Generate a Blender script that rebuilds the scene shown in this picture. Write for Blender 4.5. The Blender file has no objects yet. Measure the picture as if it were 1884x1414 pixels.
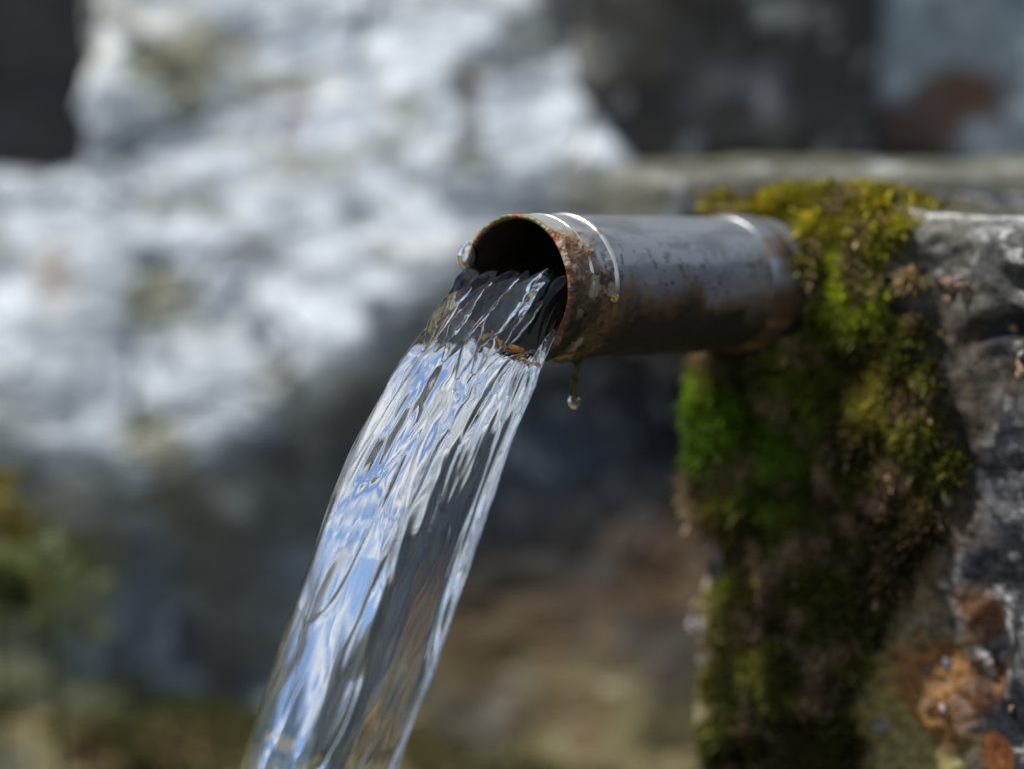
import bpy, math, random
import numpy as np
from mathutils import Vector, Matrix

random.seed(7)
RNG = np.random.default_rng(7)
S = bpy.context.scene
COL = S.collection

# ------------------------------------------------------------------ camera
CAM = np.array([0.0, 0.0, 0.40])
PITCH = math.radians(7.0)
FPX = 4209.0                       # focal length in photograph pixels (1884 wide)
FWD = np.array([0.0, math.cos(PITCH), -math.sin(PITCH)])
UP = np.array([0.0, math.sin(PITCH), math.cos(PITCH)])
RIGHT = np.array([1.0, 0.0, 0.0])
cd = bpy.data.cameras.new('camera')
cam = bpy.data.objects.new('camera', cd)
COL.objects.link(cam)
cam.location = CAM
cam.rotation_euler = (math.radians(90) - PITCH, 0, 0)
cd.sensor_width = 36.0
cd.lens = 36.0 * FPX / 1884.0
cd.clip_start = 0.02
cd.clip_end = 500.0
cd.dof.use_dof = True
cd.dof.focus_distance = 0.925
cd.dof.aperture_fstop = 2.4
S.camera = cam

# ------------------------------------------------------------------ sky and sun
SUN = np.array([-0.42, -0.05, 0.91])
SUN /= np.linalg.norm(SUN)
w = bpy.data.worlds.new('World')
S.world = w
w.use_nodes = True
wn = w.node_tree
sky = wn.nodes.new('ShaderNodeTexSky')
sky.sky_type = 'NISHITA'
sky.sun_disc = False
sky.sun_elevation = math.asin(SUN[2])
sky.sun_rotation = math.atan2(SUN[0], SUN[1])
sky.air_density = 1.0
sky.dust_density = 0.2
bg = wn.nodes['Background']
bg.inputs['Strength'].default_value = 0.09
sky.ozone_density = 3.5
# fair-weather clouds scattered evenly over the whole sky
tcw = wn.nodes.new('ShaderNodeTexCoord')
mpw = wn.nodes.new('ShaderNodeMapping')
mpw.inputs['Scale'].default_value = (1.0, 1.0, 1.7)
cl = wn.nodes.new('ShaderNodeTexNoise')
cl.inputs['Scale'].default_value = 8.0
cl.inputs['Detail'].default_value = 7
cl.inputs['Roughness'].default_value = 0.55
cl.inputs['Distortion'].default_value = 0.4
crw = wn.nodes.new('ShaderNodeMapRange')
crw.interpolation_type = 'SMOOTHSTEP'
crw.inputs['From Min'].default_value = 0.43
crw.inputs['From Max'].default_value = 0.60
mxw = wn.nodes.new('ShaderNodeMixRGB')
mxw.inputs['Color2'].default_value = (6.6, 6.7, 6.8, 1)
wn.links.new(tcw.outputs['Generated'], mpw.inputs['Vector'])
wn.links.new(mpw.outputs[0], cl.inputs['Vector'])
wn.links.new(cl.outputs['Fac'], crw.inputs['Value'])
wn.links.new(crw.outputs[0], mxw.inputs['Fac'])
wn.links.new(sky.outputs[0], mxw.inputs['Color1'])
wn.links.new(mxw.outputs[0], bg.inputs['Color'])
sl = bpy.data.lights.new('sun', 'SUN')
sl.energy = 4.0
sl.angle = math.radians(0.55)
sl.color = (1.0, 0.95, 0.88)
so = bpy.data.objects.new('sun', sl)
COL.objects.link(so)
so.rotation_euler = Vector(SUN).to_track_quat('Z', 'Y').to_euler()
so.location = (-2, -1, 4)
S.view_settings.view_transform = 'Standard'
S.view_settings.look = 'None'
S.view_settings.gamma = 1.0
S.view_settings.use_curve_mapping = False
S.view_settings.exposure = 0.45
S.render.engine = 'CYCLES'
S.cycles.use_denoising = True
try:
    S.cycles.denoiser = 'OPENIMAGEDENOISE'
except Exception:
    pass
S.cycles.max_bounces = 16
S.cycles.transmission_bounces = 14
S.cycles.glossy_bounces = 6
S.cycles.diffuse_bounces = 3
S.cycles.sample_clamp_indirect = 6.0
S.cycles.blur_glossy = 0.3

# ------------------------------------------------------------------ helpers
def at(px, py, d):
    return CAM + d * (FWD + (px - 942) / FPX * RIGHT - (py - 707) / FPX * UP)

def project(P):
    q = P - CAM
    d = q @ FWD
    return 942 + FPX * (q @ RIGHT) / d, 707 - FPX * (q @ UP) / d, d

def unit(v):
    return v / np.linalg.norm(v)

def srgb(r, g, b):
    c = np.array([r, g, b]) / 255.0
    return np.where(c <= 0.04045, c / 12.92, ((c + 0.055) / 1.055) ** 2.4)

def _hash(ix, iy, iz, seed):
    h = (ix.astype(np.uint32) * np.uint32(374761393) + iy.astype(np.uint32) * np.uint32(668265263)
         + iz.astype(np.uint32) * np.uint32(2147483647) + np.uint32((seed * 974711 + 12345) & 0xffffffff))
    h = (h ^ (h >> np.uint32(13))) * np.uint32(1274126177)
    h = h ^ (h >> np.uint32(16))
    h = h * np.uint32(2246822519)
    h = h ^ (h >> np.uint32(15))
    return (h & np.uint32(0xffffff)).astype(np.float64) / 0xffffff * 2 - 1

def noise3(P, seed=0):
    P = np.asarray(P, float)
    i = np.floor(P).astype(np.int64)
    f = P - i
    u = f * f * f * (f * (f * 6 - 15) + 10)
    r = 0
    for dx in (0, 1):
        wx = u[:, 0] if dx else 1 - u[:, 0]
        for dy in (0, 1):
            wy = u[:, 1] if dy else 1 - u[:, 1]
            for dz in (0, 1):
                wz = u[:, 2] if dz else 1 - u[:, 2]
                r = r + wx * wy * wz * _hash(i[:, 0] + dx, i[:, 1] + dy, i[:, 2] + dz, seed)
    return r

def fbm(P, octaves=4, seed=0, gain=0.5, lac=2.03):
    P = np.asarray(P, float)
    a, s, t = 1.0, 0.0, 0.0
    for k in range(octaves):
        s = s + a * noise3(P, seed + k * 17)
        t += a
        a *= gain
        P = P * lac + 3.7
    return s / t * 1.6

def smooth(a, b, x):
    t = np.clip((x - a) / (b - a), 0, 1)
    return t * t * (3 - 2 * t)

def mixc(c0, c1, m):
    c0 = np.asarray(c0); c1 = np.asarray(c1)
    return c0 * (1 - m[:, None]) + c1 * m[:, None]

def mesh(name, V, F, mat=None, parent=None, smooth_shade=True, attrs=None):
    V = np.ascontiguousarray(V, dtype=np.float32)
    F = np.ascontiguousarray(F, dtype=np.int32)
    n = F.shape[1]
    me = bpy.data.meshes.new(name)
    me.vertices.add(len(V))
    me.vertices.foreach_set('co', V.ravel())
    me.loops.add(F.size)
    me.loops.foreach_set('vertex_index', F.ravel())
    me.polygons.add(len(F))
    me.polygons.foreach_set('loop_start', np.arange(0, F.size, n, dtype=np.int32))
    me.polygons.foreach_set('use_smooth', np.full(len(F), smooth_shade, dtype=bool))
    me.update(calc_edges=True)
    if attrs:
        for k, c in attrs.items():
            a = me.attributes.new(k, 'FLOAT_COLOR', 'POINT')
            rgba = np.ones((len(V), 4), np.float32)
            rgba[:, :3] = np.clip(c, 0, 1)
            a.data.foreach_set('color', rgba.ravel())
    if mat:
        me.materials.append(mat)
    o = bpy.data.objects.new(name, me)
    COL.objects.link(o)
    if parent is not None:
        o.parent = parent
    return o

def grid_faces(nr, nc, wrap=False):
    r = np.arange(nr - 1)[:, None]
    c = np.arange(nc if wrap else nc - 1)[None, :]
    c2 = (c + 1) % nc
    a = r * nc + c; b = r * nc + c2; d = (r + 1) * nc + c; e = (r + 1) * nc + c2
    return np.stack([a, b, e, d], -1).reshape(-1, 4)

def tag(o, label=None, cat=None, group=None, kind=None):
    if label: o['label'] = label
    if cat: o['category'] = cat
    if group: o['group'] = group
    if kind: o['kind'] = kind
    return o

def empty(name, M):
    o = bpy.data.objects.new(name, None)
    o.empty_display_size = 0.02
    COL.objects.link(o)
    o.matrix_world = M
    return o

# ------------------------------------------------------------------ materials
class NT:
    def __init__(self, name):
        self.m = bpy.data.materials.new(name)
        self.m.use_nodes = True
        self.t = self.m.node_tree
        self.b = self.t.nodes['Principled BSDF']
    def n(self, typ, **kw):
        x = self.t.nodes.new(typ)
        for k, v in kw.items():
            setattr(x, k, v)
        return x
    def l(self, a, b):
        self.t.links.new(a, b)

def surface_mat(name, rough=0.6, rough_var=0.2, scale=120.0, contrast=0.5, bump=0.3, bump_scale=200.0, spec=0.5, bdist=0.002, coat=0.0):
    """vertex colour broken up by fine noise, with fine relief"""
    k = NT(name)
    at_ = k.n('ShaderNodeAttribute', attribute_name='Col')
    tc = k.n('ShaderNodeTexCoord')
    n1 = k.n('ShaderNodeTexNoise'); n1.inputs['Scale'].default_value = scale; n1.inputs['Detail'].default_value = 6
    n1.inputs['Roughness'].default_value = 0.65
    k.l(tc.outputs['Object'], n1.inputs['Vector'])
    mr = k.n('ShaderNodeMapRange')
    mr.inputs['From Min'].default_value = 0.3; mr.inputs['From Max'].default_value = 0.7
    mr.inputs['To Min'].default_value = 1 - contrast; mr.inputs['To Max'].default_value = 1 + contrast
    k.l(n1.outputs['Fac'], mr.inputs['Value'])
    mx = k.n('ShaderNodeVectorMath', operation='SCALE')
    k.l(at_.outputs['Color'], mx.inputs[0]); k.l(mr.outputs[0], mx.inputs['Scale'])
    k.l(mx.outputs[0], k.b.inputs['Base Color'])
    n2 = k.n('ShaderNodeTexNoise'); n2.inputs['Scale'].default_value = bump_scale; n2.inputs['Detail'].default_value = 5
    k.l(tc.outputs['Object'], n2.inputs['Vector'])
    bp = k.n('ShaderNodeBump'); bp.inputs['Strength'].default_value = bump; bp.inputs['Distance'].default_value = bdist
    k.l(n2.outputs['Fac'], bp.inputs['Height']); k.l(bp.outputs[0], k.b.inputs['Normal'])
    r2 = k.n('ShaderNodeMapRange')
    r2.inputs['From Min'].default_value = 0.35; r2.inputs['From Max'].default_value = 0.65
    r2.inputs['To Min'].default_value = rough - rough_var; r2.inputs['To Max'].default_value = min(1, rough + rough_var)
    k.l(n2.outputs['Fac'], r2.inputs['Value']); k.l(r2.outputs[0], k.b.inputs['Roughness'])
    k.b.inputs['Specular IOR Level'].default_value = spec
    k.b.inputs['Coat Weight'].default_value = coat
    return k.m

M_rock = surface_mat('rock', 0.55, 0.2, 70, 0.3, 0.6, 110, 0.5, 0.003)
M_wet = surface_mat('wet_rock', 0.38, 0.2, 60, 0.4, 0.8, 90, 0.6, 0.004)
M_block = surface_mat('block_stone', 0.82, 0.12, 230, 0.75, 0.6, 420, 0.25, 0.0015)
M_ground = surface_mat('earth', 0.85, 0.1, 60, 0.5, 0.6, 120, 0.3, 0.004)
M_pebble = surface_mat('pebble_stone', 0.6, 0.2, 300, 0.3, 0.4, 400, 0.5, 0.001)

def pipe_mat():
    k = NT('weathered_metal')
    a = k.n('ShaderNodeAttribute', attribute_name='Col')
    p = k.n('ShaderNodeAttribute', attribute_name='Prm')
    sp = k.n('ShaderNodeSeparateColor')
    k.l(p.outputs['Color'], sp.inputs[0])
    k.l(a.outputs['Color'], k.b.inputs['Base Color'])
    k.l(sp.outputs[0], k.b.inputs['Metallic'])
    k.l(sp.outputs[1], k.b.inputs['Roughness'])
    tc = k.n('ShaderNodeTexCoord')
    n2 = k.n('ShaderNodeTexNoise'); n2.inputs['Scale'].default_value = 900; n2.inputs['Detail'].default_value = 4
    k.l(tc.outputs['Object'], n2.inputs['Vector'])
    ml = k.n('ShaderNodeMath', operation='MULTIPLY')
    k.l(n2.outputs['Fac'], ml.inputs[0]); k.l(sp.outputs[2], ml.inputs[1])
    bp = k.n('ShaderNodeBump'); bp.inputs['Strength'].default_value = 0.8; bp.inputs['Distance'].default_value = 0.0006
    k.l(ml.outputs[0], bp.inputs['Height']); k.l(bp.outputs[0], k.b.inputs['Normal'])
    return k.m
M_pipe = pipe_mat()

def water_mat(name='clear_water'):
    k = NT(name)
    k.b.inputs['Base Color'].default_value = (0.98, 0.99, 1.0, 1)
    k.b.inputs['Roughness'].default_value = 0.0
    k.b.inputs['IOR'].default_value = 1.333
    k.b.inputs['Transmission Weight'].default_value = 1.0
    return k.m
M_water = water_mat()

def leaf_mat(name, transl=0.35, rough=0.6):
    k = NT(name)
    a = k.n('ShaderNodeAttribute', attribute_name='Col')
    k.l(a.outputs['Color'], k.b.inputs['Base Color'])
    k.b.inputs['Roughness'].default_value = rough
    k.b.inputs['Specular IOR Level'].default_value = 0.3
    tr = k.n('ShaderNodeBsdfTranslucent')
    k.l(a.outputs['Color'], tr.inputs['Color'])
    mx = k.n('ShaderNodeMixShader'); mx.inputs[0].default_value = transl
    out = k.t.nodes['Material Output']
    k.l(k.b.outputs[0], mx.inputs[1]); k.l(tr.outputs[0], mx.inputs[2]); k.l(mx.outputs[0], out.inputs['Surface'])
    return k.m
M_moss = leaf_mat('moss_leaf')
M_straw = leaf_mat('straw', 0.3, 0.4)

# ------------------------------------------------------------------ pipe frame
D0 = 0.935
MOUTH = at(946, 529, D0)
AX = unit(FWD + (4730 - 942) / FPX * RIGHT - (460 - 707) / FPX * UP)     # into the wall
SIDE = unit(np.cross(AX, [0, 0, 1]))                                       # to the right, towards the camera
TOP = np.cross(SIDE, AX)
RO, RI = 0.0300, 0.0281
FRAME = Matrix([[SIDE[0], AX[0], TOP[0], MOUTH[0]], [SIDE[1], AX[1], TOP[1], MOUTH[1]],
                [SIDE[2], AX[2], TOP[2], MOUTH[2]], [0, 0, 0, 1]])
def to_world(L):
    L = np.asarray(L)
    return MOUTH + L[:, :1] * SIDE + L[:, 1:2] * AX + L[:, 2:3] * TOP
YF = 0.180                                                                 # the stone face the pipe comes out of
def onface(px, py, y=YF):
    r = at(px, py, 1.0) - CAM
    t = ((MOUTH - CAM) @ AX + y) / (r @ AX)
    q = CAM + t * r - MOUTH
    return q @ SIDE, q @ TOP

# ------------------------------------------------------------------ ground
GZ = 0.0
def build_ground():
    na, nr = 220, 240
    r = np.concatenate([np.linspace(0.0, 1.3, 170), np.geomspace(1.32, 150, nr - 170)])
    th = np.linspace(0, 2 * np.pi, na, endpoint=False)
    R, T = np.meshgrid(r, th, indexing='ij')
    cx, cy = 0.0, 1.45
    X = cx + R * np.cos(T); Y = cy + R * np.sin(T)
    P = np.stack([X.ravel(), Y.ravel(), np.zeros(X.size)], 1)
    fade = np.exp(-R.ravel() / 3.0)
    z = fade * (0.022 * fbm(P * 9, 4, 3) + 0.010 * fbm(P * 30, 3, 4)) + 0.3 * (1 - fade) * fbm(P * 0.35, 3, 9) - 0.01
    back = smooth(1.15, 1.72, P[:, 1]) * fade
    z = z + 0.0 * back
    # hollow where the water lands
    z -= 0.03 * np.exp(-((P[:, 0] + 0.085) ** 2 + (P[:, 1] - 0.83) ** 2) / 0.11 ** 2)
    P[:, 2] = GZ + z
    m = smooth(-0.3, 0.4, fbm(P * 7, 4, 21))
    c = mixc(srgb(104, 98, 70), srgb(84, 84, 54), m)
    m = smooth(0.1, 0.6, fbm(P * 12, 4, 22))
    c = mixc(c, np.broadcast_to(srgb(112, 82, 58), c.shape), m * 0.7)
    m = smooth(0.0, 0.6, fbm(P * 15, 4, 23))
    c = mixc(c, np.broadcast_to(srgb(70, 68, 62), c.shape), m * 0.8)
    far = smooth(1.5, 5, R.ravel())
    c = mixc(c, np.broadcast_to(np.array([0.05, 0.075, 0.025]), c.shape), far)
    o = mesh('ground', P, grid_faces(nr, na, True), M_ground, attrs={'Col': c})
    tag(o, kind='structure')
build_ground()

# ------------------------------------------------------------------ stones of the wall
def cube_sphere(n):
    g = np.linspace(-1, 1, n)
    A, B = np.meshgrid(g, g, indexing='ij')
    a, b = A.ravel(), B.ravel(); one = np.ones_like(a)
    V, F = [], []
    f = grid_faces(n, n)
    for k, (p, flip) in enumerate([((one, a, b), 0), ((-one, a, b), 1), ((a, one, b), 1), ((a, -one, b), 0), ((a, b, one), 0), ((a, b, -one), 1)]):
        V.append(np.stack(p, 1)); F.append((f[:, ::-1] if flip else f) + k * n * n)
    V = np.concatenate(V); F = np.concatenate(F)
    key = np.round(V * 1e5).astype(np.int64)
    _, idx, inv = np.unique(key, axis=0, return_index=True, return_inverse=True)
    return V[idx], inv.ravel()[F]
CS = {n: cube_sphere(n) for n in (6, 34, 60, 110)}

def stone(name, c, half, seed, colour, mat, parent, n=60, lump=0.12, rough=0.05, strata=0.0, tilt=(0, 0, 0), k=7, stains=(), speck=0.0):
    """rounded, lumpy stone: c centre, half half-sizes in m"""
    V, F = CS[n]
    half = np.array(half)
    nk = (np.abs(V) ** k).sum(1) ** (1 / k)
    p = V / nk[:, None]
    N = np.sign(p) * np.abs(p) ** (k - 1) / half
    N /= np.linalg.norm(N, axis=1)[:, None]
    q = p * half
    s = half.mean()
    q = q + lump * s * np.stack([fbm(q / s * 1.1 + 11, 2, seed + j * 5) for j in range(3)], 1)
    h = fbm(q / s * 3.0, 5, seed + 40, 0.55)
    h = h + 0.8 * np.abs(fbm(q / s * 2.2 + 5, 4, seed + 50)) * -1
    if strata:
        zz = q.copy(); zz[:, 0] *= 0.25; zz[:, 1] *= 0.25
        h = h + strata * fbm(zz / s * 7, 3, seed + 60)
    q = q + N * (rough * s * h)[:, None]
    R = Matrix.Rotation(tilt[2], 3, 'Z') @ Matrix.Rotation(tilt[1], 3, 'Y') @ Matrix.Rotation(tilt[0], 3, 'X')
    W = q @ np.array(R).T
    P = W + np.array(c)
    col = colour(P, h)
    for (sx, r, sc, st) in stains:
        d2 = ((P - sx) ** 2).sum(1) / r ** 2
        nz = fbm(P * 35, 4, 77)
        m = st * smooth(0.55, 0.25, np.sqrt(d2) * 0.5 + nz * 0.22)
        col = mixc(col, np.broadcast_to(sc, col.shape), m)
    o = mesh(name, W, F, mat, parent, attrs={'Col': col})
    o.location = c if parent is None else Vector(c) - parent.location
    return o

def pale(seed):
    def f(P, h):
        c = np.broadcast_to(srgb(172, 181, 189), P.shape)
        z = P.copy(); z[:, 2] *= 1.8
        c = mixc(c, np.broadcast_to(srgb(200, 202, 194), P.shape), smooth(-0.1, 0.5, fbm(z * 8, 4, seed)))
        c = mixc(c, np.broadcast_to(srgb(142, 154, 168), P.shape), 0.8 * smooth(0.0, 0.5, fbm(z * 13, 5, seed + 1)))
        c = mixc(c, np.broadcast_to(srgb(100, 108, 116), P.shape), 0.75 * smooth(0.2, 0.55, fbm(z * 30, 4, seed + 2)))
        c = mixc(c, np.broadcast_to(srgb(140, 138, 118), P.shape), 0.5 * smooth(0.3, 0.65, fbm(z * 17, 4, seed + 3)))
        c = mixc(c, np.broadcast_to(srgb(232, 235, 238), P.shape), 0.8 * smooth(0.28, 0.55, fbm(z * 38, 3, seed + 4)))
        return c
    return f

def dark(seed, a=(70, 76, 84), b=(34, 38, 44), e=(112, 118, 122), moss=0.35):
    def f(P, h):
        c = np.broadcast_to(srgb(*a), P.shape)
        c = mixc(c, np.broadcast_to(srgb(*b), P.shape), smooth(-0.2, 0.4, fbm(P * 12, 4, seed)))
        c = mixc(c, np.broadcast_to(srgb(*e), P.shape), 0.5 * smooth(0.25, 0.6, fbm(P * 20, 4, seed + 1)))
        c = mixc(c, np.broadcast_to(srgb(98, 92, 62), P.shape), moss * smooth(0.1, 0.5, fbm(P * 13, 4, seed + 2)))
        c = mixc(c, np.broadcast_to(srgb(176, 184, 190), P.shape), 0.45 * smooth(0.62, 0.72, fbm(P * 70, 2, seed + 4)))
        return c
    return f

wall = empty('stone_wall', Matrix.Translation(Vector((0.0, 1.7, 0.0))))
tag(wall, 'rough stone wall of pale grey and dark boulders behind the water spout', 'stone wall')

def px_stone(x0, x1, y0, y1, d, depth, **kw):
    a = at(x0, y0, d); b = at(x1, y1, d)
    c = np.array([(a[0] + b[0]) / 2, (a[1] + b[1]) / 2 + depth / 2, (a[2] + b[2]) / 2])
    half = (abs(b[0] - a[0]) / 2, depth / 2, abs(a[2] - b[2]) / 2)
    return stone(kw.pop('name', 'stone'), c, half, parent=wall, **kw)

OLV = srgb(112, 108, 72)
# the wide pale rock face that turns dark blue-grey below
def build_rock_face():
    n1, n2 = 460, 460
    pu = np.linspace(-420, 1620, n1); pv = np.linspace(-330, 1640, n2)
    U, Vv = np.meshgrid(pu, pv, indexing='ij')
    u, v = U.ravel(), Vv.ravel()
    k = 1.47 / FPX
    X = (u - 942) * k
    c0 = at(942, 707, 1.47)
    Z = c0[2] - (v - 707) * k
    P = np.stack([X, Z, X * 0], 1)
    wob = 60 * fbm(P * 9, 4, 31)
    brow = np.interp(u, [-420, 0, 250, 430, 560, 680, 820, 1000, 1150, 1620], [880, 900, 930, 900, 820, 730, 600, 540, 500, 470]) + wob
    t = (v - brow)                                           # px below the brow
    up_ = np.maximum(-t, 0) * k; dn = np.maximum(t, 0) * k
    y = 0.26 * up_                                           # leans back above
    y = y + 0.04 * smooth(-120, 190, t)                      # cut back under the brow
    y = y - 0.26 * np.maximum(dn - 0.085, 0) - 0.04 * np.maximum(dn - 0.03, 0)   # runs out again at the foot
    y = y + 0.010 * fbm(P * 6, 3, 32) + 0.0028 * fbm(P * np.array([14, 24, 1]), 4, 33) + 0.0014 * fbm(P * np.array([45, 65, 1]), 4, 34)
    crack = np.abs(fbm(P * np.array([5.5, 8, 1]) + 0.3 * fbm(P * 16, 2, 36)[:, None], 3, 35))
    y = y + 0.008 * smooth(0.05, 0.0, crack)
    # the notch at the upper left, and the right end that gives way to the dark stone
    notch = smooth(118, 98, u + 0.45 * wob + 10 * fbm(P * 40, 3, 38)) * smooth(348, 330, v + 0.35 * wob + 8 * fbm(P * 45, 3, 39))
    y = y + 0.16 * notch
    rend = smooth(1015, 1165, u - 0.35 * np.minimum(v, 300) + 0.8 * wob) * smooth(360, 300, v)
    y = y + 0.10 * rend
    Y = 1.475 + y
    W = np.stack([X, Y, Z], 1)
    # ---- colour
    nv = len(W)
    def C(*q): return np.broadcast_to(srgb(*q), (nv, 3))
    Q = P * np.array([1, 1.5, 1])
    pc = mixc(C(192, 201, 209), C(212, 213, 205), smooth(-0.1, 0.5, fbm(Q * 8, 4, 41)) * smooth(700, 100, v + 0.6 * u))
    pc = mixc(pc, C(164, 176, 190), 0.75 * smooth(0.0, 0.5, fbm(Q * 15, 5, 42)))
    pc = mixc(pc, C(96, 106, 118), 0.7 * smooth(0.26, 0.42, fbm(Q * 34, 4, 43)))
    pc = mixc(pc, C(136, 134, 112), 0.6 * smooth(0.3, 0.5, fbm(Q * np.array([14, 24, 1]), 4, 44)))
    pc = mixc(pc, C(222, 228, 234), 0.75 * smooth(0.3, 0.42, fbm(Q * 50, 3, 45)))
    pc = mixc(pc, C(66, 72, 78), 0.6 * smooth(0.05, 0.0, crack))
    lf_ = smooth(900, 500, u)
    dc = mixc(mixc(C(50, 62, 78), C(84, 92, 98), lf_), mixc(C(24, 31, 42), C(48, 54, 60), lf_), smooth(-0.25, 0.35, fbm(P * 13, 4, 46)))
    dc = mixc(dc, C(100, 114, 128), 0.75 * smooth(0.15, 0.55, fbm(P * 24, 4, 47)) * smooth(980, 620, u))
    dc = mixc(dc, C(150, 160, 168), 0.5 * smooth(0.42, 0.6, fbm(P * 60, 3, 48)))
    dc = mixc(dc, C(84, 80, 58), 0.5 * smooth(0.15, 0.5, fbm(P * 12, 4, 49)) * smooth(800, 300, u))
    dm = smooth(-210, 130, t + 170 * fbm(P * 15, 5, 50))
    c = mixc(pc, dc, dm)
    # brown and olive foot
    fc = mixc(C(88, 72, 54), C(114, 107, 70), smooth(1130, 1300, v + 60 * fbm(P * 11, 3, 51)))
    fc = mixc(fc, C(52, 50, 46), 0.8 * smooth(0.0, 0.5, fbm(P * 19, 4, 52)))
    fc = mixc(fc, C(92, 70, 44), 0.6 * smooth(0.2, 0.5, fbm(P * 22, 3, 53)))
    fm = smooth(830, 1080, v + 110 * fbm(P * 8, 4, 54) - 0.10 * (u - 950)) * smooth(600, 800, u + 70 * fbm(P * 9, 3, 55))
    c = mixc(c, fc, fm)
    gc = mixc(C(118, 122, 60), C(88, 92, 58), smooth(-0.2, 0.4, fbm(P * 12, 3, 56)))
    gm = smooth(220, 60, u + 0.1 * (v - 1150) + 70 * fbm(P * 9, 3, 57)) * smooth(900, 1080, v)
    gm = np.maximum(gm, smooth(1290, 1390, v + 50 * fbm(P * 10, 3, 58)) * smooth(420, 260, u))
    c = mixc(c, gc, gm * 0.9)
    def seam(c, pts, wpx, q, st):
        pts = np.array(pts, float)
        d = np.full(nv, 1e9)
        for a_, b_ in zip(pts[:-1], pts[1:]):
            ab = b_ - a_
            tt = np.clip(((u - a_[0]) * ab[0] + (v - a_[1]) * ab[1]) / (ab @ ab), 0, 1)
            d = np.minimum(d, np.hypot(u - a_[0] - tt * ab[0], v - a_[1] - tt * ab[1]))
        return mixc(c, C(*q), st * smooth(1.3, 0.5, (d + 14 * fbm(P * 40, 3, 59)) / wpx))
    c = seam(c, [(915, 118), (872, 140), (858, 170), (866, 215), (860, 250)], 17, (62, 64, 64), 0.9)
    c = seam(c, [(860, 250), (845, 290), (800, 320), (735, 350), (700, 385), (640, 410)], 12, (88, 94, 100), 0.8)
    c = seam(c, [(700, 300), (715, 345), (735, 380)], 12, (86, 92, 98), 0.7)
    c = seam(c, [(225, 120), (290, 108), (360, 100), (425, 84)], 18, (112, 108, 80), 0.85)
    c = seam(c, [(150, 335), (260, 350), (380, 345)], 14, (130, 136, 142), 0.6)
    c = seam(c, [(380, 470), (470, 480), (560, 500)], 14, (110, 116, 122), 0.6)
    def stain(c, px, py, r, q, st, sd):
        d = np.hypot(u - px, v - py) / r
        return mixc(c, C(*q), st * smooth(1.2, 0.5, d + 0.45 * fbm(P * 32, 4, sd)))
    for (px, py, r, q, st) in ((330, 105, 90, (118, 114, 84), 0.7), (250, 112, 50, (96, 96, 70), 0.6), (860, 150, 45, (84, 84, 76), 0.8), (1010, 60, 80, (140, 138, 120), 0.5), (1080, 345, 60, (112, 110, 86), 0.6),
                               (690, 575, 55, (70, 76, 84), 0.85), (760, 600, 45, (78, 84, 92), 0.7), (530, 230, 45, (124, 122, 130), 0.7), (70, 525, 70, (176, 160, 142), 0.5), (290, 840, 80, (112, 108, 76), 0.8),
                               (250, 570, 50, (140, 138, 104), 0.5), (470, 615, 35, (64, 74, 84), 0.8), (450, 475, 40, (104, 104, 104), 0.6), (640, 380, 50, (118, 128, 138), 0.6), (720, 300, 30, (92, 98, 104), 0.6),
                               (10, 1030, 85, (132, 108, 22), 0.9), (330, 960, 90, (86, 82, 60), 0.6), (880, 540, 80, (86, 98, 112), 0.7)):
        c = stain(c, px, py, r, q, st, int(px))
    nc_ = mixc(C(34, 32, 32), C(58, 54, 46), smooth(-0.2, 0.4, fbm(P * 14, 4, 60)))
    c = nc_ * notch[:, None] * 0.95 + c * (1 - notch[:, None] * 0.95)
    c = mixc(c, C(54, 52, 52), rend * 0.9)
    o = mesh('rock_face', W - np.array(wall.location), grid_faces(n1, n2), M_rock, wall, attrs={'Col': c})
    return o
build_rock_face()
# dark recess, dark stone, blue-grey stone along the top
px_stone(1040, 1655, -300, 335, 1.46, 0.30, k=5, seed=142, colour=dark(311, (64, 62, 62), (40, 39, 40), (88, 88, 90), 0.2), mat=M_rock, tilt=(math.radians(8), 0, math.radians(-6)), lump=0.13,
         stains=[(at(1120, 60, 1.46), 0.05, srgb(104, 102, 98), 0.8), (at(1290, 165, 1.46), 0.035, srgb(100, 102, 106), 0.8), (at(1400, 190, 1.46), 0.03, srgb(104, 106, 112), 0.8), (at(1220, 120, 1.46), 0.03, srgb(56, 44, 32), 0.7), (at(1450, 25, 1.46), 0.014, srgb(150, 150, 150), 0.9), (at(1340, 230, 1.46), 0.03, srgb(34, 28, 22), 0.8)])  # small grey-white disc paints a blurred glint into the stone colour
px_stone(1560, 2300, -260, 330, 1.50, 0.30, seed=153, colour=dark(321, (124, 136, 144), (108, 122, 132), (146, 154, 158), 0.2), mat=M_rock, tilt=(math.radians(-4), 0, math.radians(4)), k=14, lump=0.05,
         stains=[(at(1780, 185, 1.51), 0.036, srgb(80, 48, 22), 1.0), (at(1730, 230, 1.51), 0.034, srgb(74, 46, 24), 1.0), (at(1670, 255, 1.51), 0.03, srgb(60, 42, 28), 1.0), (at(1790, 250, 1.51), 0.02, srgb(170, 175, 180), 0.9)])
# ledge running back behind the block
px_stone(1130, 2500, 318, 700, 1.20, 0.42, seed=164, colour=dark(331, (94, 94, 82), (78, 78, 68), (116, 118, 108), 0.4), mat=M_rock, tilt=(math.radians(-2), 0, 0), lump=0.03, rough=0.02, k=12, name='ledge')
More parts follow.
